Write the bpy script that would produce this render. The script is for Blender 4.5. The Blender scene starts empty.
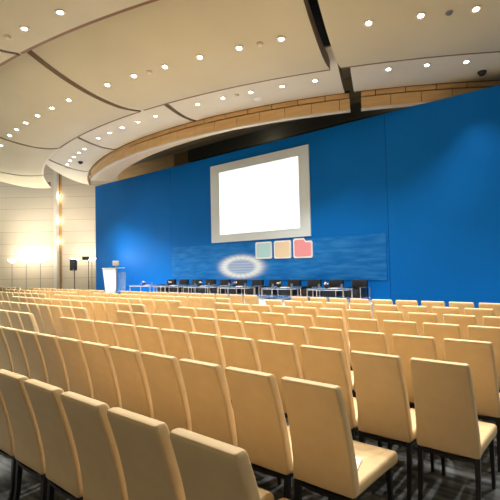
import bpy, bmesh, math, random
from mathutils import Vector, Matrix
random.seed(7)
S = bpy.context.scene
COL = S.collection
R = math.radians
PI = math.pi

# ------------------------------------------------------------------ materials
def mat(name, col, rough=.6, metal=0., emit=None, es=0., trans=0., spec=.5, sheen=0.):
    m = bpy.data.materials.new(name); m.use_nodes = True
    b = m.node_tree.nodes['Principled BSDF']
    b.inputs['Base Color'].default_value = (*col, 1)
    b.inputs['Roughness'].default_value = rough
    b.inputs['Metallic'].default_value = metal
    b.inputs['Specular IOR Level'].default_value = spec
    if trans: b.inputs['Transmission Weight'].default_value = trans
    if sheen: b.inputs['Sheen Weight'].default_value = sheen
    if emit: b.inputs['Emission Color'].default_value = (*emit, 1); b.inputs['Emission Strength'].default_value = es
    return m

def nn(m, kind, **kw):
    n = m.node_tree.nodes.new(kind)
    for k, v in kw.items(): setattr(n, k, v)
    return n

def lk(m, a, b): m.node_tree.links.new(a, b)
def bsdf(m): return m.node_tree.nodes['Principled BSDF']

def noisy(m, ca, cb, scale=(1, 1, 1), nscale=4., detail=4., lo=.35, hi=.65, bump=0., rough=None):
    tc = nn(m, 'ShaderNodeTexCoord'); mp = nn(m, 'ShaderNodeMapping'); mp.inputs['Scale'].default_value = scale
    no = nn(m, 'ShaderNodeTexNoise'); no.inputs['Scale'].default_value = nscale; no.inputs['Detail'].default_value = detail
    cr = nn(m, 'ShaderNodeValToRGB')
    cr.color_ramp.elements[0].position = lo; cr.color_ramp.elements[0].color = (*ca, 1)
    cr.color_ramp.elements[1].position = hi; cr.color_ramp.elements[1].color = (*cb, 1)
    lk(m, tc.outputs['Object'], mp.inputs['Vector']); lk(m, mp.outputs['Vector'], no.inputs['Vector'])
    lk(m, no.outputs['Fac'], cr.inputs['Fac']); lk(m, cr.outputs['Color'], bsdf(m).inputs['Base Color'])
    if bump:
        bu = nn(m, 'ShaderNodeBump'); bu.inputs['Strength'].default_value = bump; bu.inputs['Distance'].default_value = .01
        lk(m, no.outputs['Fac'], bu.inputs['Height']); lk(m, bu.outputs['Normal'], bsdf(m).inputs['Normal'])
    return cr

M = {}
M['chair'] = mat('cream_upholstery', (.60, .40, .20), .55, spec=.35)
noisy(M['chair'], (.605, .44, .24), (.64, .47, .26), nscale=9, bump=.04)
M['black'] = mat('black_lacquer', (.012, .012, .013), .4)
M['carpet'] = mat('charcoal_carpet', (.06, .065, .07), .95, spec=.1)
noisy(M['carpet'], (.06, .066, .07), (.165, .178, .185), scale=(1.6, 9, 1), nscale=1.5, detail=8, lo=.38, hi=.66, bump=.3)
M['ceil'] = mat('cream_ceiling_plaster', (.72, .61, .46), .6, spec=.3)
noisy(M['ceil'], (.66, .615, .455), (.70, .655, .49), nscale=.5, detail=2)
M['ceilB_lit'] = mat('lightened_ceiling_plaster', (.80, .765, .65), .6, spec=.3)  # inner ring's brighter lighting put into its colour
M['edge'] = mat('brown_panel_edge', (.42, .34, .25), .6)
M['lip'] = mat('pale_panel_lip', (.80, .72, .60), .5)
M['void'] = mat('dark_service_void', (.03, .03, .026), .9)
M['beam'] = mat('dark_olive_beam', (.22, .21, .16), .8)
M['wood'] = mat('honey_wood_veneer', (.50, .28, .10), .45)
noisy(M['wood'], (.70, .46, .21), (.78, .54, .27), scale=(1, 1, 8), nscale=1.2, detail=5)
M['soffit'] = mat('pale_timber_soffit', (.78, .62, .40), .5)
M['gapshade'] = mat('dark_gap_shade', (.22, .10, .035), .5)  # stands in for the shadow line at ceiling panel edges
M['white'] = mat('white_paint', (.92, .90, .85), .5)
M['blue'] = mat('royal_blue_board', (.002, .16, .64), .55, spec=.12)
noisy(M['blue'], (.0005, .160, .60), (.001, .180, .67), nscale=.35, detail=2)
M['stage'] = mat('pale_stage_floor', (.62, .66, .72), .5)
M['chrome'] = mat('chrome', (.8, .8, .82), .15, 1.)
M['leather'] = mat('black_leather', (.010, .012, .018), .45)
M['glass'] = mat('pale_blue_glass', (.55, .75, .95), .05, trans=.75)
M['clear'] = mat('clear_glass', (.9, .95, 1), .03, trans=.95)
M['frost'] = mat('frosted_acrylic', (.90, .93, .96), .4)
M['acryl'] = mat('blue_tinted_acrylic', (.35, .60, .92), .1, trans=.7)
M['paper'] = mat('white_paper', (.85, .84, .82), .7)
M['print'] = mat('grey_print', (.25, .26, .3), .7)
M['green'] = mat('leaf_green', (.05, .10, .03), .6)
M['petal'] = mat('pale_petals', (.75, .60, .62), .6)
M['grille'] = mat('black_speaker_grille', (.02, .02, .022), .7)
M['lens'] = mat('downlight_lens', (1, 1, 1), .5, emit=(1, .93, .80), es=30)
M['bowl'] = mat('lit_opal_bowl', (1, 1, 1), .5, emit=(1, .86, .66), es=14)
M['bulb'] = mat('lit_small_lamp', (1, 1, 1), .5, emit=(1, .85, .65), es=9)
M['grey'] = mat('grey_metal', (.35, .34, .32), .4, .6)
M['screen_edge'] = mat('grey_white_screen_border', (.76, .87, .95), .6)
M['screen'] = mat('projected_white_image', (.9, .92, .94), .6, emit=(.93, .97, 1), es=1.1)
M['iconw'] = mat('white_icon_border', (.92, .95, 1), .5)
M['icon1'] = mat('pale_cyan_icon', (.48, .78, .88), .5)
M['icon2'] = mat('pale_sand_icon', (.90, .76, .56), .5)
M['icon3'] = mat('coral_pink_icon', (.92, .36, .42), .5)
M['beige'] = mat('beige_plastic', (.45, .40, .32), .5)

# cream wall panels with thin horizontal and vertical joints
def panel_wall():
    m = mat('cream_wall_panels', (.68, .55, .38), .45)
    tc = nn(m, 'ShaderNodeTexCoord'); br = nn(m, 'ShaderNodeTexBrick')
    mp = nn(m, 'ShaderNodeMapping'); mp.inputs['Rotation'].default_value = (R(90), 0, 0)
    lk(m, tc.outputs['Object'], mp.inputs['Vector']); lk(m, mp.outputs['Vector'], br.inputs['Vector'])
    br.offset = 0.; br.inputs['Scale'].default_value = 1.
    br.inputs['Brick Width'].default_value = 60.; br.inputs['Row Height'].default_value = .70
    br.inputs['Mortar Size'].default_value = .014; br.inputs['Mortar Smooth'].default_value = .2
    br.inputs['Color1'].default_value = (.86, .79, .66, 1); br.inputs['Color2'].default_value = (.84, .77, .64, 1)
    br.inputs['Mortar'].default_value = (.62, .50, .34, 1)
    lk(m, br.outputs['Color'], bsdf(m).inputs['Base Color'])
    return m
M['wallpanel'] = panel_wall()

# printed water banner with a pale oval emblem, its soft glow put into the colour
def banner_mat():
    m = mat('printed_water_banner', (.02, .12, .4), .5, spec=.15)
    tc = nn(m, 'ShaderNodeTexCoord'); sp = nn(m, 'ShaderNodeSeparateXYZ'); lk(m, tc.outputs['Object'], sp.inputs[0])
    def mth(op, a, b=None, c=None):
        n = nn(m, 'ShaderNodeMath', operation=op)
        for i, v in enumerate((a, b, c)):
            if v is None: continue
            if isinstance(v, (int, float)): n.inputs[i].default_value = v
            else: lk(m, v, n.inputs[i])
        return n.outputs[0]
    # water ripples
    mp = nn(m, 'ShaderNodeMapping'); mp.inputs['Scale'].default_value = (.8, 1, 5)
    lk(m, tc.outputs['Object'], mp.inputs['Vector'])
    no = nn(m, 'ShaderNodeTexNoise'); no.inputs['Scale'].default_value = 1.6; no.inputs['Detail'].default_value = 6
    lk(m, mp.outputs['Vector'], no.inputs['Vector'])
    cr = nn(m, 'ShaderNodeValToRGB'); lk(m, no.outputs['Fac'], cr.inputs['Fac'])
    e = cr.color_ramp.elements
    e[0].position = .35; e[0].color = (.001, .148, .56, 1); e[1].position = .82; e[1].color = (.04, .28, .72, 1)
    # emblem: oval ring of painted glow centred on the object's own origin
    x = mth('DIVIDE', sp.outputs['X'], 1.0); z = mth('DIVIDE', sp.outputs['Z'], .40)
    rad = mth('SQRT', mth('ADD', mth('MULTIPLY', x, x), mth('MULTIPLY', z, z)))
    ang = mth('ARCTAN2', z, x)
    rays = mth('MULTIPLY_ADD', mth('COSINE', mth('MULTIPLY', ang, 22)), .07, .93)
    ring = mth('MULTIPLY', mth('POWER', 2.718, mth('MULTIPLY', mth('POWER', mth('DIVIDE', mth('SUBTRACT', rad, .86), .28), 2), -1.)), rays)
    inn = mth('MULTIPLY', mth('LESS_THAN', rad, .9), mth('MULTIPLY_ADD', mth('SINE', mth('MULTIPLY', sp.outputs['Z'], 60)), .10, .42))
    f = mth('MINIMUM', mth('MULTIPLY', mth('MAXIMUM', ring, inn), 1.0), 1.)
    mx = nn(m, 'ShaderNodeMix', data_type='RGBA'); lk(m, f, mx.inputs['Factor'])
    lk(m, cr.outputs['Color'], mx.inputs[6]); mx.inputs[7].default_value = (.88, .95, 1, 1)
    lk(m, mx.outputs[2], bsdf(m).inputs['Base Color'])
    return m
M['banner'] = banner_mat()

# ------------------------------------------------------------------ helpers
def link(name, bm, m, parent=None, smooth=True, loc=None):
    me = bpy.data.meshes.new(name)
    bmesh.ops.recalc_face_normals(bm, faces=bm.faces)
    bm.to_mesh(me); bm.free()
    for x in (m if isinstance(m, (list, tuple)) else [m]): me.materials.append(x)
    o = bpy.data.objects.new(name, me); COL.objects.link(o)
    if parent: o.parent = parent
    if loc: o.location = loc
    if smooth:
        for p in me.polygons: p.use_smooth = True
        try: me.set_sharp_from_angle(angle=R(35))
        except Exception: pass
    return o

def tag(o, label=None, cat=None, group=None, kind=None):
    if label: o['label'] = label
    if cat: o['category'] = cat
    if group: o['group'] = group
    if kind: o['kind'] = kind
    return o

def empty(name, loc=(0, 0, 0), rz=0., label=None, cat=None, group=None):
    o = bpy.data.objects.new(name, None); COL.objects.link(o); o.location = loc; o.rotation_euler = (0, 0, rz)
    o.empty_display_size = .1
    return tag(o, label, cat, group)

def box(bm, lo, hi, bev=0., seg=2):
    g = bmesh.ops.create_cube(bm, size=1.)
    v = g['verts']
    for p in v:
        p.co = Vector([lo[i] + (hi[i] - lo[i]) * (p.co[i] + .5) for i in range(3)])
    if bev:
        ed = list({e for p in v for e in p.link_edges})
        bmesh.ops.bevel(bm, geom=ed, offset=bev, segments=seg, affect='EDGES', profile=.5)
    return bm

def nb(): return bmesh.new()

def tube(bm, pts, r, n=8, closed=False):
    pts = [Vector(p) for p in pts]; rings = []
    N = len(pts)
    for i, p in enumerate(pts):
        a = pts[i - 1] if (i or closed) else p
        b = pts[(i + 1) % N] if (i < N - 1 or closed) else p
        d = (b - a).normalized()
        u = d.cross(Vector((0, 0, 1)))
        if u.length < 1e-3: u = d.cross(Vector((0, 1, 0)))
        u.normalize(); v = d.cross(u)
        rr = r[i] if isinstance(r, (list, tuple)) else r
        rings.append([bm.verts.new(p + (u * math.cos(2 * PI * k / n) + v * math.sin(2 * PI * k / n)) * rr) for k in range(n)])
    for i in range(N if closed else N - 1):
        A, B = rings[i], rings[(i + 1) % N]
        for k in range(n): bm.faces.new((A[k], A[(k + 1) % n], B[(k + 1) % n], B[k]))
    if not closed:
        bm.faces.new(rings[0][::-1]); bm.faces.new(rings[-1])
    return bm

def lathe(bm, prof, n=20, c=(0, 0, 0)):
    rings = []
    for r, z in prof:
        if r < 1e-5: rings.append([bm.verts.new((c[0], c[1], c[2] + z))])
        else: rings.append([bm.verts.new((c[0] + r * math.cos(2 * PI * k / n), c[1] + r * math.sin(2 * PI * k / n), c[2] + z)) for k in range(n)])
    for A, B in zip(rings, rings[1:]):
        for k in range(n):
            a, b = A[k % len(A)], A[(k + 1) % len(A)]; c_, d = B[(k + 1) % len(B)], B[k % len(B)]
            vs = []
            for q in (a, b, c_, d):
                if q not in vs: vs.append(q)
            if len(vs) > 2: bm.faces.new(vs)
    for E_ in (rings[0], rings[-1]):
        if len(E_) > 2:
            try: bm.faces.new(E_)
            except ValueError: pass
    return bm

def rrect(hx, hy, rad, n=4):
    out = []
    for cx, cy, a0 in ((hx - rad, hy - rad, 0), (-hx + rad, hy - rad, 90), (-hx + rad, -hy + rad, 180), (hx - rad, -hy + rad, 270)):
        for i in range(n + 1):
            a = R(a0 + 90 * i / n); out.append((cx + rad * math.cos(a), cy + rad * math.sin(a)))
    return out

def loft(bm, rings, cap=True):
    V = [[bm.verts.new(p) for p in r] for r in rings]
    n = len(V[0])
    for A, B in zip(V, V[1:]):
        for k in range(n): bm.faces.new((A[k], A[(k + 1) % n], B[(k + 1) % n], B[k]))
    if cap: bm.faces.new(V[0][::-1]); bm.faces.new(V[-1])
    return bm

def copy_tree(o, parent=None):
    c = o.copy(); COL.objects.link(c)
    if parent: c.parent = parent
    for ch in list(o.children): copy_tree(ch, c)
    return c

ORD = ['zeroth', 'first', 'second', 'third', 'fourth', 'fifth', 'sixth', 'seventh', 'eighth', 'ninth', 'tenth', 'eleventh', 'twelfth',
       'thirteenth', 'fourteenth', 'fifteenth', 'sixteenth', 'seventeenth', 'eighteenth', 'nineteenth', 'twentieth']

# ------------------------------------------------------------------ camera
EYE = 1.834
F = 421.0
yaw, pit, rol = R(38.9676), R(2.2874), R(-1.2345)
cam = bpy.data.objects.new('camera', bpy.data.cameras.new('camera')); COL.objects.link(cam)
fw = Vector((-math.sin(yaw) * math.cos(pit), math.cos(yaw) * math.cos(pit), math.sin(pit)))
rt = Vector((math.cos(yaw), math.sin(yaw), 0)); up = rt.cross(fw)
r2 = rt * math.cos(rol) + up * math.sin(rol); u2 = -rt * math.sin(rol) + up * math.cos(rol)
cam.matrix_world = Matrix(((r2.x, u2.x, -fw.x, 0), (r2.y, u2.y, -fw.y, 0), (r2.z, u2.z, -fw.z, EYE), (0, 0, 0, 1)))
cam.data.sensor_width = 36; cam.data.lens = 36 * F / 500; cam.data.clip_start = .05; cam.data.clip_end = 200
S.camera = cam
def proj(p):
    d = Vector(p) - Vector((0, 0, EYE)); k = d.dot(fw)
    return (250 + F * d.dot(r2) / k, 250 - F * d.dot(u2) / k, k) if k > .05 else (-9999, 0, k)

# ------------------------------------------------------------------ floor and stage
tag(link('floor', box(nb(), (-40, -6, -.1), (16, 22, 0)), M['carpet'], smooth=False), kind='structure')
STZ = .73
tag(link('stage', box(nb(), (-19.2, 9.75, 0), (-4.75, 12.5, STZ), .01), M['stage'], smooth=False), 'pale low stage platform along the blue wall', 'stage', kind='structure')

# ------------------------------------------------------------------ blue stage wall, in three boards
WN = 12.5
for nm, a, b, dy in (('wall_stage_left', -20.9, -14.66, 0), ('wall_stage_centre', -14.65, -4.72, .0), ('wall_stage_right', -4.70, 5.5, -.03)):
    tag(link(nm, box(nb(), (a, WN + dy, 0), (b, WN + .3, 6.41), .004, 1), M['blue'], smooth=False), kind='structure')

# printed banner: origin at emblem's centre
bx0, bx1, bz0, bz1 = -14.62, -4.80, 1.34, 2.76
ec = Vector((-10.57, WN - .0112, 1.84))
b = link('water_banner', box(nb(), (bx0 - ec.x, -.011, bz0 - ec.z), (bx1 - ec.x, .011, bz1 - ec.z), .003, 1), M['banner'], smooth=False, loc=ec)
tag(b, 'wide blue water-print banner with a pale oval emblem of painted glow behind the armchairs', 'banner')

# projection screen
sc = empty('projection_screen', (-9.75, WN - .03, 2.84), 0, 'large white projection screen with grey border on the blue wall', 'screen')
link('screen_border', box(nb(), (-2.35, -.02, 0), (2.36, .028, 3.17), .004, 1), M['screen_edge'], sc, smooth=False)
link('projected_image', box(nb(), (-1.85, -.026, .31), (1.93, -.021, 2.83)), M['screen'], sc, smooth=False)

# three icons under the screen
def sign(name, x0, x1, z0, z1, m, label, folder=False):
    e = empty(name, ((x0 + x1) / 2, WN - .05, z0), 0, label, 'sign', 'square icons under the screen')
    hw, h = (x1 - x0) / 2, z1 - z0
    def outline(ins):
        rad = .07
        pts = [(px, h / 2 + py) for px, py in rrect(hw - ins, h / 2 - ins, rad, 4)]
        if folder:   # tab at upper left, step down on the right
            top = h - ins; st = h - ins - .10
            pts = [(hw - ins, st - .05), (hw - ins - .05, st), (.12, st), (.04, top), (-hw + ins + .05, top), (-hw + ins, top - .05),
                   (-hw + ins, ins + .05), (-hw + ins + .05, ins), (hw - ins - .05, ins), (hw - ins, ins + .05)]
        return pts
    def plate(ins, y0, y1):
        bm = nb(); o = outline(ins)
        return loft(bm, [[(x, y0, z) for x, z in o], [(x, y1, z) for x, z in o]])
    link('border', plate(0, -.01, .012), M['iconw'], e, smooth=False)
    link('face', plate(.055, -.016, -.0105), m, e, smooth=False)
sign('icon_sign', -9.80, -9.04, 2.12, 2.75, M['icon1'], 'pale blue rounded square sign, leftmost under the screen')
sign('icon_sign', -8.94, -8.20, 2.11, 2.75, M['icon2'], 'sand coloured rounded square sign between blue and pink ones')
sign('icon_sign', -8.11, -7.33, 2.10, 2.79, M['icon3'], 'coral pink folder shaped sign under the right screen corner', True)

# ------------------------------------------------------------------ left wall (faces the camera)
fh = Vector((-math.sin(yaw), math.cos(yaw), 0)); rh = Vector((math.cos(yaw), math.sin(yaw), 0))
def on_wall(s, D, z): return Vector((rh.x * s + fh.x * D, rh.y * s + fh.y * D, z))
DW = 25.2
def wall_box(name, s0, s1, d0, d1, z0, z1, m, parent=None, bev=0.):
    o = link(name, box(nb(), (s0 - s0, 0, 0), (s1 - s0, d1 - d0, z1 - z0), bev), m, parent, smooth=False)
    o.matrix_world = Matrix.Translation(on_wall(s0, d0, z0)) @ Matrix.Rotation(yaw, 4, 'Z')
    return o
tag(wall_box('wall_left', -24, -11.70, DW, DW + .2, 0, 10, M['wallpanel']), kind='structure')
tag(wall_box('wall_left_return', -11.29, -5.2, DW + .05, DW + .25, 0, 10, M['wallpanel']), kind='structure')
tag(wall_box('trim_1', -11.69, -11.51, DW - .15, DW + .2, 0, 10, M['white'], bev=.01), kind='structure')
tag(wall_box('trim_2', -11.51, -11.29, DW + .25, DW + .35, 0, 10, M['wood']), kind='structure')
for z, w in ((6.31, 'uppermost'), (4.89, 'middle'), (3.63, 'lowest')):
    e = empty('slot_lamp', on_wall(-11.46, DW + .12, z), yaw, 'small lit lamp in the wooden wall slot, %s of three' % w, 'lamp', 'lamps in the wall slot')
    l = bpy.data.lights.new('slot_bulb', 'POINT'); l.energy = 7; l.color = (1, .80, .55); l.shadow_soft_size = .05
    lo = bpy.data.objects.new('slot_bulb', l); COL.objects.link(lo); lo.location = on_wall(-11.42, DW + .02, z)
    bm = nb(); bmesh.ops.create_uvsphere(bm, u_segments=10, v_segments=8, radius=.05); link('bulb', bm, M['bulb'], e)
    link('bracket', box(nb(), (-.02, .03, -.02), (.02, .13, .02)), M['grey'], e)

# floor-standing uplighters
def make_torchiere():
    e = empty('floor_lamp')
    link('base', lathe(nb(), [(0, 0), (.17, 0), (.17, .02), (.03, .04), (0, .04)]), M['grey'], e)
    link('pole', tube(nb(), [(0, 0, .035), (0, 0, 2.37)], .018), M['grey'], e)
    link('bowl', lathe(nb(), [(.02, 2.36), (.10, 2.39), (.19, 2.46), (.235, 2.55), (.225, 2.55), (.18, 2.47), (.09, 2.405), (.0, 2.385)], 24), M['bowl'], e)
    return e
t0 = make_torchiere()
lamps = [(-13.80, 24.4, 'lit white floor uplighter by the cream wall, leftmost of five'),
         (-12.98, 24.4, 'lit white floor uplighter, second from left by the cream wall'),
         (-12.16, 24.4, 'lit white floor uplighter beside the wooden wall slot'),
         (-10.18, 24.4, 'lit white floor uplighter behind the black loudspeaker'),
         (-9.18, 24.4, 'lit white floor uplighter beside the blue wall, behind the flood light')]
for i, (s, D, lb) in enumerate(lamps):
    o = t0 if i == 0 else copy_tree(t0)
    o.location = on_wall(s, D, 0); tag(o, lb, 'lamp', 'floor uplighters')
    l = bpy.data.lights.new('uplighter_bulb', 'POINT'); l.energy = 20; l.color = (1, .91, .76); l.shadow_soft_size = .12
    lo = bpy.data.objects.new('uplighter_bulb', l); COL.objects.link(lo); lo.location = on_wall(s, D, 2.62)
    l = bpy.data.lights.new('upward_spot', 'SPOT'); l.energy = 170; l.color = (1, .93, .78); l.spot_size = R(135); l.spot_blend = 1.; l.shadow_soft_size = .15
    lo = bpy.data.objects.new('upward_spot', l); COL.objects.link(lo); lo.location = on_wall(s, D - .9, 2.60); lo.rotation_euler = (PI, 0, 0)

# loudspeaker on tripod, flood light on stand
def tripod(name, loc, h, label):
    e = empty(name, loc, yaw, label, 'stand')
    link('pole', tube(nb(), [(0, 0, .12), (0, 0, h * .55), (0, 0, h * .56), (0, 0, h)], [.022, .022, .016, .016]), M['black'], e)
    link('collar', lathe(nb(), [(0, .62), (.035, .62), (.035, .70), (0, .70)]), M['black'], e)
    for k in range(3):
        a = R(90 + 120 * k); link('leg', tube(nb(), [(.02 * math.cos(a), .02 * math.sin(a), .66), (.42 * math.cos(a), .42 * math.sin(a), .012)], .012), M['black'], e)
    return e
tripod('speaker_stand', on_wall(-8.78, 21.0, 0), 1.84, 'thin black tripod stand holding the black loudspeaker')
e = empty('loudspeaker', on_wall(-8.82, 21.0, 1.84), yaw, 'black loudspeaker box on a tripod before the cream wall', 'speaker')
link('cabinet', box(nb(), (-.14, -.12, 0), (.14, .13, .58), .02), M['black'], e)
link('grille', box(nb(), (-.12, -.132, .03), (.12, -.121, .55), .004), M['grille'], e)
link('badge', box(nb(), (.02, -.137, .05), (.09, -.133, .075)), M['grey'], e)
tripod('light_stand', on_wall(-8.18, 21.3, 0), 2.345, 'thin dark stand holding the flood light beside the blue wall')
e = empty('flood_light', on_wall(-8.31, 21.3, 2.36), yaw, 'small dark flood light on a stand beside the blue wall', 'lamp')
link('housing', box(nb(), (-.15, -.12, 0), (.13, .12, .17), .02), M['black'], e)
link('yoke', tube(nb(), [(.13, 0, .0), (.16, 0, .02), (.16, 0, .12)], .012), M['black'], e)
link('barn_door', box(nb(), (-.17, -.22, .16), (.15, -.12, .172)), M['black'], e)

fl = bpy.data.lights.new('flood_beam', 'SPOT'); fl.energy = 210; fl.color = (.92, .95, 1); fl.spot_size = R(120); fl.spot_blend = 1.; fl.shadow_soft_size = .1
flo = bpy.data.objects.new('flood_beam', fl); COL.objects.link(flo)
flo.location = on_wall(-8.31, 21.12, 2.44); flo.rotation_euler = (Vector((-13, 12.5, 4.6)) - flo.location).to_track_quat('-Z', 'Y').to_euler()
# dim working lights in the void above the stage
for x, y in ((-17, 14.8), (-11, 14.8), (-5, 14.8)):
    l = bpy.data.lights.new('void_lamp', 'POINT'); l.energy = 6; l.color = (1, .92, .75); l.shadow_soft_size = .05
    o = bpy.data.objects.new('void_lamp', l); COL.objects.link(o); o.location = (x, y, 7.2)

# ------------------------------------------------------------------ lectern
L = empty('lectern', (-17.35, 11.2, STZ), 0, 'white tapered lectern with blue acrylic side on the stage', 'lectern')
link('base_plate', box(nb(), (-.55, -.25, 0), (.75, .30, .03), .005), M['black'], L)
def taper(x0, x1, X0, X1, y0, y1, z0, z1):
    bm = nb(); return loft(bm, [[(x0, y0, z0), (x1, y0, z0), (x1, y1, z0), (x0, y1, z0)], [(X0, y0, z1), (X1, y0, z1), (X1, y1, z1), (X0, y1, z1)]])
link('front_panel', taper(-.50, .30, -.74, .42, -.03, 0, .03, 1.17), M['frost'], L, smooth=False)
link('side_panel', taper(.44, .96, .44, 1.02, .05, .065, .03, 1.0), M['acryl'], L, smooth=False)
top = link('reading_top', box(nb(), (-.76, -.06, 1.17), (.44, .40, 1.195), .005), M['frost'], L)
link('pole', tube(nb(), [(.44, -.06, .03), (.44, -.06, 1.31)], .03), M['grey'], L)
link('reading_screen', box(nb(), (.20, -.10, 1.29), (.66, -.04, 1.51), .015), M['beige'], L)
link('microphone', tube(nb(), [(.1, .2, 1.195), (.1, .12, 1.40), (.1, .05, 1.47)], .01), M['black'], L)

# ------------------------------------------------------------------ armchairs and tables on the stage
def make_armchair():
    e = empty('armchair')
    w = .275
    link('seat_cushion', box(nb(), (-.18, -.30, .14), (.18, .22, .36), .03), M['leather'], e)
    link('back_cushion', box(nb(), (-.245, .20, .14), (.245, .33, .64), .03), M['leather'], e)
    for s in (-1, 1): link('arm_cushion', box(nb(), (s * .22 - .04, -.30, .14), (s * .22 + .04, .20, .44), .025), M['leather'], e)
    bm = nb()
    for s in (-1, 1):
        x = s * w
        tube(bm, [(x, -.32, 0), (x, -.32, .43)], .013); tube(bm, [(x, .33, 0), (x, .33, .43)], .013)
        tube(bm, [(x, -.32, .425), (x, .33, .425)], .013)
        tube(bm, [(x, -.32, .13), (x, .33, .13)], .01)
    tube(bm, [(-w, -.32, .13), (w, -.32, .13)], .01); tube(bm, [(-w, .33, .13), (w, .33, .13)], .01); tube(bm, [(-w, .33, .425), (w, .33, .425)], .013)
    link('frame', bm, M['chrome'], e)
    return e
ac = make_armchair()
for k in range(12):
    o = ac if k == 0 else copy_tree(ac)
    o.location = (-14.10 + .785 * k, 11.75, STZ)
    side = 'left' if k < 6 else 'right'; q = k + 1 if k < 6 else 12 - k
    lb = ('black leather armchair at the %s end of the stage row' % side) if q == 1 else 'black leather armchair, %s from the %s end of the stage row' % (ORD[q], side)
    tag(o, lb, 'armchair', 'black armchairs on the stage')

def make_table(w):
    e = empty('coffee_table')
    link('table_top', box(nb(), (-w / 2, -.3, .425), (w / 2, .3, .445), .004), M['glass'], e)
    for sx in (-1, 1):
        for sy in (-1, 1):
            link('leg', tube(nb(), [(sx * (w / 2 - .03), sy * .27, 0), (sx * (w / 2 - .03), sy * .27, .425)], .016), M['chrome'], e)
    bm = nb()
    for sy in (-1, 1): tube(bm, [(-w / 2 + .03, sy * .27, .405), (w / 2 - .03, sy * .27, .405)], .012)
    for sx in (-1, 1): tube(bm, [(sx * (w / 2 - .03), -.27, .405), (sx * (w / 2 - .03), .27, .405)], .012)
    link('apron_frame', bm, M['chrome'], e)
    return e
TW = ['first', 'second', 'third', 'fourth', 'fifth', 'sixth']
tabs = [(-15.03, -13.64), (-13.45, -11.98), (-11.75, -10.42), (-10.02, -8.75), (-8.10, -6.95), (-6.45, -5.25)]
names = ['nearest the lectern, leftmost of six', 'second from the lectern', 'third from the lectern', 'fourth from the lectern', 'fifth from the lectern', 'sixth from the lectern, rightmost']
where = ['leftmost stage table', 'second stage table from the lectern', 'third stage table from the lectern', 'fourth stage table from the lectern', 'fifth stage table from the lectern', 'rightmost stage table']
def flower_bowl(loc):
    e = empty('flower_bowl', loc)
    link('bowl', lathe(nb(), [(.03, 0), (.06, .01), (.09, .06), (.08, .06), (.0, .03)], 14), M['grille'], e)
    bm = nb()
    for k in range(9):
        a = random.random() * 6.28; r = random.random() * .09
        tube(bm, [(0, 0, .04), (r * math.cos(a), r * math.sin(a), .10 + .05 * random.random())], [.006, .012], 5)
    link('foliage', bm, M['green'], e)
    bm = nb()
    for k in range(7):
        a = random.random() * 6.28; r = .03 + random.random() * .07
        bmesh.ops.create_icosphere(bm, subdivisions=1, radius=.025, matrix=Matrix.Translation((r * math.cos(a), r * math.sin(a), .11 + .05 * random.random())))
    link('blossoms', bm, M['petal'], e)
    return e
fb = gl = None
def make_glass():
    e = empty('water_glass')
    link('tumbler', lathe(nb(), [(0, 0), (.032, 0), (.036, .12), (.033, .12), (.029, .008), (0, .008)], 12), M['clear'], e)
    link('water', lathe(nb(), [(0, .01), (.028, .01), (.031, .075), (0, .075)], 12), M['clear'], e)
    return e
for i, (a, b) in enumerate(tabs):
    tb = make_table(b - a); tb.location = ((a + b) / 2, 10.8, STZ)
    tag(tb, 'low glass coffee table with chrome legs, %s' % names[i], 'table', 'glass tables on the stage')
    cx = (a + b) / 2; z = STZ + .4455
    if fb is None: fb = flower_bowl((0, 0, 0)); f = fb
    else: f = copy_tree(fb)
    f.location = (cx - .08, 10.82, z); f.rotation_euler = (0, 0, i * 1.1); tag(f, 'small flower arrangement in a dark bowl on the ' + where[i], 'flowers', 'flower bowls on the stage tables')
    for s, sd in ((-1, 'left'), (1, 'right')):
        if gl is None: gl = make_glass(); g = gl
        else: g = copy_tree(gl)
        g.location = (cx + s * .36, 10.86, z); tag(g, 'water glass on the %s side of the %s' % (sd, where[i]), 'glass', 'glasses on the stage tables')
    p = link('paper_sheet', box(nb(), (-.10, -.14, 0), (.10, .14, .008)), M['paper'], smooth=False, loc=(cx + .17, 10.76, z)); p.rotation_euler = (0, 0, .3 * i)
    tag(p, 'white papers lying on the ' + where[i], 'papers', 'papers on the stage tables')

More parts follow.
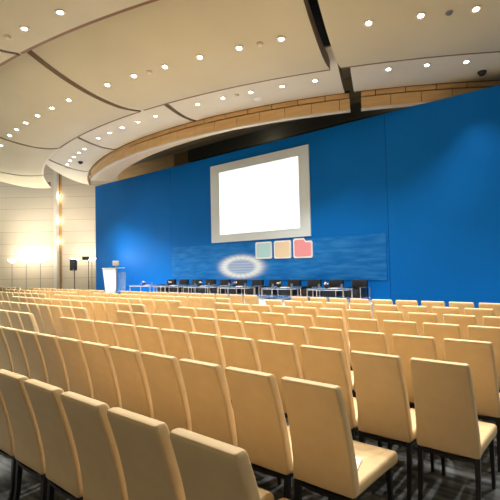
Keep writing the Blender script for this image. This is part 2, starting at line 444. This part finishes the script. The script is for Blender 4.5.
# ------------------------------------------------------------------ ceiling: concentric sagging sails
CX, CY = -12.593, 27.93
ZA = EYE + 4.90
ZB = EYE + 5.14
def cp(r, th, z): return Vector((CX + r * math.cos(R(th)), CY + r * math.sin(R(th)), z))
def sag(s):
    return -.15 * (1 - (1 - s) ** 2) if s < 1 else -.15 + .082 * (s - 1) ** 2
def zprof(ring, r):
    rin, zin = {'A': (20.07, ZA), 'B': (17.87, ZB), 'O': (24.06, ZA), 'P': (28.1, ZA)}[ring]
    return zin + sag(r - rin) * (.75 if ring == 'B' else 1.)
def sail(name, ring, r0, r1, t0, t1, nr=14, cover=True):
    """t0, t1: angle at inner edge and at outer edge of each radial end"""
    bm = nb(); nt = max(4, int(abs(t1[0] - t0[0]) / .7)); th = .05; H = .3
    bot, topv = [], []
    for i in range(nt + 1):
        u = i / nt; rb, rtp = [], []
        for j in range(nr + 1):
            v = j / nr; r = r0 + (r1 - r0) * v
            ta = t0[0] + (t0[1] - t0[0]) * v; tb = t1[0] + (t1[1] - t1[0]) * v
            t = ta + (tb - ta) * u; z = zprof(ring, r)
            rb.append(bm.verts.new(cp(r, t, z))); rtp.append(bm.verts.new(cp(r, t, z + th)))
        bot.append(rb); topv.append(rtp)
    for i in range(nt):
        for j in range(nr):
            bm.faces.new((bot[i][j], bot[i + 1][j], bot[i + 1][j + 1], bot[i][j + 1]))
            bm.faces.new((topv[i][j], topv[i][j + 1], topv[i + 1][j + 1], topv[i + 1][j]))
        for j in (0, nr):
            f = bm.faces.new((bot[i][j], bot[i + 1][j], topv[i + 1][j], topv[i][j])); f.material_index = 1
    for i in (0, nt):     # radial ends: tall brown fascias
        hi = [bm.verts.new(p.co + Vector((0, 0, H))) for p in topv[i]]
        for j in range(nr):
            f = bm.faces.new((bot[i][j], bot[i][j + 1], topv[i][j + 1], topv[i][j])); f.material_index = 1
            f = bm.faces.new((topv[i][j], topv[i][j + 1], hi[j + 1], hi[j])); f.material_index = 1
    o = link(name, bm, [M['ceil' if ring != 'B' else 'ceilB_lit'], M['edge']]); o['kind'] = 'structure'
    if cover:   # closed recess between two sails
        bm = nb(); rows = []
        for j in range(nr + 1):
            v = j / nr; r = r0 + (r1 - r0) * v; t = t1[0] + (t1[1] - t1[0]) * v; z = zprof(ring, r) + .16
            rows.append([cp(r, t - .02, z), cp(r, t + .62, z), cp(r, t + .62, z + .03), cp(r, t - .02, z + .03)])
        loft(bm, rows); o3 = link('ceiling_recess', bm, M['edge']); o3['kind'] = 'structure'
    # thin strip along the inner edge: painted shadow line, pale lip at far left
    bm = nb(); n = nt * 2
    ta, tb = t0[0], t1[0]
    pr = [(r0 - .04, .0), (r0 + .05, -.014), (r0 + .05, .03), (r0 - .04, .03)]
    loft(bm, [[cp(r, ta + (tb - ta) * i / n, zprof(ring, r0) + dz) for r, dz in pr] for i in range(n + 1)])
    o2 = link('trim_%d' % (10 + len([q for q in bpy.data.objects if q.name.startswith('trim_')])), bm, M['lip' if ring == 'A' and ta < 250 else 'gapshade']); o2['kind'] = 'structure'
    return o
gA = [(232.9, 241.2), (243.3, 246.4), (258.9, 260.8), (275.4, 275.4), (292.57, 291.8), (310.5, 310.5), (328, 328)]
for (a, b) in zip(gA, gA[1:]):
    off0 = (.75, .6) if a[0] > 290 and a[0] < 293 else (.50, .50)
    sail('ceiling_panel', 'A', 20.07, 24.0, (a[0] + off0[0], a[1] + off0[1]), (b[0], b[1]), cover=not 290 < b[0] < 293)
gO = [219, 234, 250, 262, 276.5, 293, 310, 328]
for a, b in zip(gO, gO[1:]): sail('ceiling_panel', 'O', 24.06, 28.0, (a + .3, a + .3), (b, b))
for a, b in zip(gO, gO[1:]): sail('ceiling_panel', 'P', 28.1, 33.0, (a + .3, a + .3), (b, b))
gB = [(232.8, 252.2), (244.6, 252.9), (260.0, 263.8), (276.3, 277.8), (293.3, 293.0), (310.5, 310.5)]
for (a, b) in zip(gB, gB[1:]):
    off = .85 if 293 < a[0] < 294 else .5
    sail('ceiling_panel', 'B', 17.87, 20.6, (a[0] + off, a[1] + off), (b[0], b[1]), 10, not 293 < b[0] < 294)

# wood drum fascia below the inner ring
def arc_box(bm, r0, r1, z0, z1, ta, tb, mi=0, mi_bot=None):
    n = max(2, int(abs(tb - ta) / .6)); f0 = len(bm.faces)
    prev = None
    for i in range(n + 1):
        t = ta + (tb - ta) * i / n
        q = [bm.verts.new(cp(r, t, z)) for r, z in ((r0, z0), (r1, z0), (r1, z1), (r0, z1))]
        if prev:
            for k in range(4):
                f = bm.faces.new((prev[k], prev[(k + 1) % 4], q[(k + 1) % 4], q[k])); f.material_index = mi
                if mi_bot is not None and k == 0: f.material_index = mi_bot
        else: bm.faces.new(q).material_index = mi
        prev = q
    bm.faces.new(prev[::-1]).material_index = mi
ZL = EYE + 4.60
for ta, tb in ((246.5, 293.75), (294.75, 312)):
    bm = nb()
    arc_box(bm, 17.70, 17.78, ZL + .02, ZB + .1, ta, tb, 1)                 # dark backing
    step = 2.72; t = ta; k = 0
    while t < tb:
        e_ = min(tb, t + step)
        arc_box(bm, 17.78, 17.86, ZL + .03, ZL + .36, t + .03, e_ - .03, 0)  # lower boards
        t = e_
    t = ta - step / 2
    while t < tb:
        e_ = min(tb, t + step); s_ = max(ta, t)
        arc_box(bm, 17.78, 17.86, ZL + .40, ZB - .01, s_ + .05, e_ - .05, 0)  # upper strip
        t = e_
    arc_box(bm, 17.72, 17.89, ZL - .01, ZL + .03, ta, tb, 2)
    if ta < 250: arc_box(bm, 17.80, 17.885, ZL + .365, ZL + .385, ta, 264, 2)
    if ta < 250:      # timber soffit that widens towards the left end
        n = 30; q = []
        for i in range(n + 1):
            t = ta + (282 - ta) * i / n; ri = 17.72 - .95 * ((282 - t) / 34) ** 1.1 if t < 282 else 17.72
            q.append([cp(r, t, ZL + dz) for r, dz in ((ri, -.004), (17.80, -.004), (17.80, .025), (ri, .025))])
        f0 = set(bm.faces); loft(bm, q)
        for f in bm.faces:
            if f not in f0: f.material_index = 3
    o = link('ceiling_fascia', bm, [M['wood'], M['void'], M['lip'], M['soffit']], smooth=False); o['kind'] = 'structure'

# the void above: dark deck, inner beams, timber box behind the wall top
tag(link('ceiling', box(nb(), (-42, -6, 9.2), (16, 24, 9.4)), M['void'], smooth=False), kind='structure')
tag(link('wall_behind_stage', box(nb(), (-22, 20.5, 0), (14, 20.7, 9.3)), M['void'], smooth=False), kind='structure')
for i, y in enumerate((13.4, 15.4, 17.6)):
    tag(link('ceiling_beam', box(nb(), (-24, y, 7.55), (8, y + .5, 8.3), .01), M['beam'], smooth=False), kind='structure')
tag(link('ceiling_soffit', box(nb(), (-24, 12.2, 8.3), (8, 20.4, 8.4), .01), M['beam'], smooth=False), kind='structure')
tag(link('wall_timber_box', box(nb(), (-21.6, 14.4, 5.2), (-16.6, 17.5, 8.25), .01), M['wood'], smooth=False), kind='structure')

# ------------------------------------------------------------------ downlights
def make_down():
    e = empty('downlight')
    link('trim_ring', lathe(nb(), [(.055, 0), (.10, 0), (.10, -.014), (.062, -.010), (.055, 0)], 20), M['lip'], e)
    link('lens', lathe(nb(), [(0, -.004), (.05, -.004), (.05, -.010), (.0, -.016)], 16), M['lens'], e)
    return e
d0 = None
def spot(p, en, col=(1, .95, .86), ang=95):
    l = bpy.data.lights.new('down_spot', 'SPOT'); l.energy = en; l.color = col; l.spot_size = R(ang); l.spot_blend = .6 if ang > 80 else 1.; l.shadow_soft_size = .07
    o = bpy.data.objects.new('down_spot', l); COL.objects.link(o); o.location = p - Vector((0, 0, .05)); return o
EN_A, EN_B = 250, 220
UP = 1700
def down(ring, r, th, label):
    global d0
    if d0 is None: d0 = make_down(); o = d0
    else: o = copy_tree(d0)
    z = zprof(ring, r) - .003
    # tilt to the panel's slope
    sl = (zprof(ring, r + .05) - zprof(ring, r - .05)) / .1
    o.location = cp(r, th, z); o.rotation_euler = Matrix.Rotation(R(th), 3, 'Z').to_euler()
    o.rotation_euler = (Matrix.Rotation(R(th), 3, 'Z') @ Matrix.Rotation(-math.atan(sl), 3, 'Y')).to_euler()
    tag(o, label, 'downlight', 'ceiling downlights')
    spot(cp(r, th, z), EN_A if ring != 'B' else EN_B * (1.9 if th < 278 else 1.25), ang=74 if ring == 'B' and th > 292 else 98)
def run(ring, r, ths, place):
    for i, t in enumerate(ths):
        w = ORD[i + 1] + ' from left' if len(ths) > 1 else 'alone'
        down(ring, r, t, 'round downlight, %s, %s' % (w, place))
run('A', 22.02, [248.4, 250.8, 253.1, 255.4, 257.75], 'far left end of the outer lamp row')
run('A', 22.02, [261.7, 263.9, 266.2, 268.6, 271.0, 273.4], 'outer lamp row between the two left ceiling gaps')
run('A', 22.02, [277.8, 280.27, 282.8, 285.35, 287.9, 290.4], 'outer lamp row left of the wide black gap')
run('A', 22.04, [295.05, 297.6, 300.2], 'outer lamp row right of the wide black gap')
run('B', 19.1, [250.3, 252.6, 254.9, 257.3, 259.4], 'inner lamp row at the far left curl')
run('B', 19.25, [264.55, 267.1, 269.6, 272.25, 274.85], 'inner lamp row below the middle ceiling gap')
run('B', 19.27, [280.15, 282.85, 285.57, 288.38, 291.14], 'inner lamp row above the screen')
run('B', 19.36, [296.77, 299.54, 302.36], 'inner lamp row above the right blue board')
run('O', 24.73, [279.67, 282.1], 'top left corner beyond the outer gap')
# unseen spots: outer row continued and boosted, rear ring added to light chair backs
for r, ring, ths in ((24.73, 'O', (267, 270, 273, 285, 287.5, 290, 296, 299, 302)), (28.9, 'P', (257, 261, 265, 269, 273, 277))):
    for t in ths: spot(cp(r, t, zprof(ring, r)), EN_A * (3.1 if ring == 'O' else 2.), ang=110)

def ceil_obj(name, ring, r, th, prof, m, label, cat):
    o = link(name, lathe(nb(), prof, 18), m); o.location = cp(r, th, zprof(ring, r) + .002); tag(o, label, cat); return o
PRO_S = [(0, -.02), (.12, -.02), (.15, 0), (0, 0)]
PRO_D = [(0, -.05), (.05, -.045), (.07, -.01), (.07, 0), (0, 0)]

ceil_obj('ceiling_speaker', 'B', 18.70, 285.54, PRO_S, M['white'], 'white round ceiling speaker in the inner ring above the screen', 'speaker')
ceil_obj('smoke_detector', 'B', 19.27, 284.23, PRO_D, M['lip'], 'small pale detector dome between inner ring lamps, left of the ceiling speaker', 'detector')
ceil_obj('dome_camera', 'B', 18.75, 304.27, [(0, -.11), (.06, -.10), (.10, -.05), (.11, 0), (0, 0)], M['grille'], 'dark dome camera under the inner ring at the far right', 'camera')
ceil_obj('dome_camera', 'B', 18.65, 252.54, [(0, -.11), (.06, -.10), (.10, -.05), (.11, 0), (0, 0)], M['grille'], 'dark dome camera under the curled far left ring', 'camera')
ceil_obj('smoke_detector', 'A', 22.03, 298.95, PRO_D, M['grey'], 'small grey detector at top right between two outer row lamps', 'detector')
ceil_obj('smoke_detector', 'A', 22.00, 281.54, PRO_D, M['lip'], 'small pale detector right of the second lamp beyond the left gap', 'detector')
ceil_obj('smoke_detector', 'A', 22.01, 289.16, PRO_D, M['lip'], 'small pale detector left of the lamp nearest the wide black gap', 'detector')
ceil_obj('smoke_detector', 'O', 24.74, 278.38, PRO_D, M['lip'], 'small pale detector at the top left corner of the ceiling', 'detector')

# ------------------------------------------------------------------ audience chairs
HS = .7
P_, D_, N0 = .68025 * HS, 1.39916 * HS, 4.51134 * HS
OFF = {-2: -4.0778, -1: -8.3199, 0: -8.99966, 1: -9.0273, 2: -8.3493, 3: -8.3853, 4: -7.6299, 5: -7.6072}
def make_chair():
    e = empty('banquet_chair')
    HT = 1.134
    # backrest: origin of chair = floor under the middle of the top back edge; +y towards the stage
    def yb(z):
        pts = [(.44, .155), (.50, .155), (.60, .146), (.75, .118), (.90, .078), (1.0, .046), (HT, 0)]
        for (z0, y0), (z1, y1) in zip(pts, pts[1:]):
            if z <= z1: return y0 + (y1 - y0) * (z - z0) / (z1 - z0)
        return 0
    def hw(z):
        t = (z - .46) / (HT - .46); return .217 - .021 * t
    levels = [(.425, .022, .93), (.432, .006, .985), (.445, 0, 1)] + [(z, 0, 1) for z in (.52, .60, .70, .80, .90, 1.0, 1.05)] + [(1.108, 0, 1), (1.121, .004, 1), (1.130, .012, .99), (1.134, .022, .97)]
    rings = []
    for z, ins, k in levels:
        th = .084 - .006 * (z - .46)
        ring = []
        for x, y in rrect(hw(z) - ins * .28, th / 2 - ins * .75, min(.018, th / 2 - ins * .75 - .001), 4):
            zz = z
            if z < .6: zz = z + (.6 - z) / .15 * .026 * (x / hw(z)) ** 2
            ring.append((x, yb(zz) + th / 2 + y + .012 * (x / hw(z)) ** 2 * -0.6, zz))
        rings.append(ring)
    link('backrest', loft(nb(), rings), M['chair'], e)
    # seat: waterfall front, slightly crowned
    rings = []
    for y, zt, zb, hwid, ins in ((.205, .500, .420, .195, 0), (.30, .507, .425, .204, 0), (.50, .505, .423, .211, 0), (.66, .500, .416, .215, 0), (.82, .496, .405, .218, 0), (.853, .487, .406, .216, 0), (.866, .470, .418, .210, 0)):
        hz = (zt - zb) / 2; rad = min(.022, hz - .002)
        rings.append([(x, y, (zt + zb) / 2 + z + .008 * (1 - (x / hwid) ** 2) * (1 if z > 0 else 0)) for x, z in rrect(hwid, hz, rad, 3)])
    link('seat', loft(nb(), rings), M['chair'], e)
    # black frame under back and seat
    bm = nb()
    pr = []
    for i in range(9):
        x = -.19 + .38 * i / 8; zc = .420 + .020 * (x / .2) ** 2
        pr.append([(x, .160, zc - .012), (x, .205, zc - .012), (x, .205, zc + .010), (x, .160, zc + .010)])
    loft(bm, pr)
    for s in (-1, 1): box(bm, (s * .175 - .012, .20, .398), (s * .175 + .012, .77, .424))
    box(bm, (-.17, .745, .385), (.17, .77, .412))
    link('frame', bm, M['black'], e)
    for s in (-1, 1):
        x = s * .196
        def leg(pts):
            return loft(nb(), [[(px - w, py - w, pz), (px + w, py - w, pz), (px + w, py + w, pz), (px - w, py + w, pz)] for px, py, pz, w in pts])
        link('leg', leg([(x, .125, 0, .012), (x, .168, .22, .016), (x, .185, .46, .018)]), M['black'], e, smooth=False)
        link('leg', leg([(s * .19, .765, 0, .012), (s * .19, .758, .22, .015), (s * .19, .750, .405, .017)]), M['black'], e, smooth=False)
    return e

ch0 = make_chair(); first = True
ROWN = {-2: 'nearest row', -1: 'second row from camera', 0: 'third row from camera', 1: 'fourth row from camera', 2: 'fifth row from camera',
        3: 'sixth row from camera', 4: 'second row from stage', 5: 'row nearest the stage'}
# blocks as (first column, last column) per row; columns count from each row's own offset
blocks = {
    -2: [(-3, 3)], -1: [(-1, 9)],
    0: [(0, 11), (-16, -3)], 1: [(0, 11), (-15, -3)], 2: [(0, 11), (-15, -3)], 3: [(0, 11), (-14, -3), (-30, -16)],
    4: [(0, 10), (-14, -3), (-28, -17)], 5: [(0, 10), (-14, -3), (-28, -17), (-46, -31)]}
HWC = .0
CH = []
for k in sorted(blocks):
    for bi, (c0, c1) in enumerate(blocks[k]):
        vis = []
        for c in range(c0, c1 + 1):
            t = OFF[k] / 1. * HS + c * P_ + (.172 if k == -2 else .187)
            n = N0 + k * D_
            x0 = proj((t + .2, n, 1.134)); x1 = proj((t - .2, n, 1.134)); xm = proj((t + .2, n + .1, .6))
            if max(x0[0], xm[0]) > 1 and x1[0] < 499 and x0[1] < 499 or (k == -2 and c == -3): vis.append((c, t, n))
        for i, (c, t, n) in enumerate(vis):
            if first: o = ch0; first = False
            else: o = copy_tree(ch0)
            o.location = (t, n, 0); o.rotation_euler = (0, 0, R(random.uniform(-.7, .7)))
            CH.append((k, bi, c, o))
            L_ = len(vis)
            if k < 0:
                q = L_ - i
                lb = 'cream high-backed chair, %s in the %s' % ('rightmost' if q == 1 else ORD[q] + ' from the right', ROWN[k])
            elif bi == 0:
                lb = 'cream high-backed chair, %s right of the nearest aisle in the %s' % (ORD[i + 1], ROWN[k])
            elif bi == 1:
                lb = 'cream high-backed chair, %s left of the nearest aisle in the %s' % (ORD[L_ - i], ROWN[k])
            elif bi == 2:
                lb = 'cream high-backed chair, %s left of the second aisle in the %s' % (ORD[L_ - i], ROWN[k])
            else:
                lb = 'cream high-backed chair, %s left of the farthest aisle in the %s' % (ORD[L_ - i], ROWN[k])
            tag(o, lb, 'chair', 'cream audience chairs')
print('chairs', len(CH))

# leaflets on seats
def leaflet(o, label):
    e = empty('leaflet', o.location + Vector((.02, .38, .5155)), .25, label, 'leaflet', 'leaflets on seats')
    link('sheet', box(nb(), (-.105, -.148, 0), (.105, .148, .003)), M['paper'], e, smooth=False)
    link('printed_mark', box(nb(), (.0, .06, .003), (.06, .10, .0036)), M['print'], e, smooth=False)
for k, bi, c, o in CH:
    if k == -1 and c == 9: leaflet(o, 'white printed leaflet on the rightmost seat of the second row')

# added upward spots out of view, brightening the ceiling for soft bounce
for x, y in ((-14, -5), (-4, -9), (8, -6), (11, 1), (12, 7), (11, 11), (-24, 0), (-30, 5)):
    l = bpy.data.lights.new('upward_spot', 'SPOT'); l.energy = UP; l.color = (1, .96, .86); l.spot_size = R(150); l.spot_blend = .8; l.shadow_soft_size = .2
    o = bpy.data.objects.new('upward_spot', l); COL.objects.link(o); o.location = (x, y, 2.4); o.rotation_euler = (PI, 0, 0)

# ------------------------------------------------------------------ light and world
w = bpy.data.worlds.new('world'); S.world = w; w.use_nodes = True
bg = w.node_tree.nodes['Background']; bg.inputs['Color'].default_value = (1, .84, .60, 1); bg.inputs['Strength'].default_value = .40
S.view_settings.view_transform = 'Standard'; S.view_settings.look = 'None'; S.view_settings.gamma = 1; S.view_settings.exposure = 0
try: S.view_settings.use_curve_mapping = False
except Exception: pass
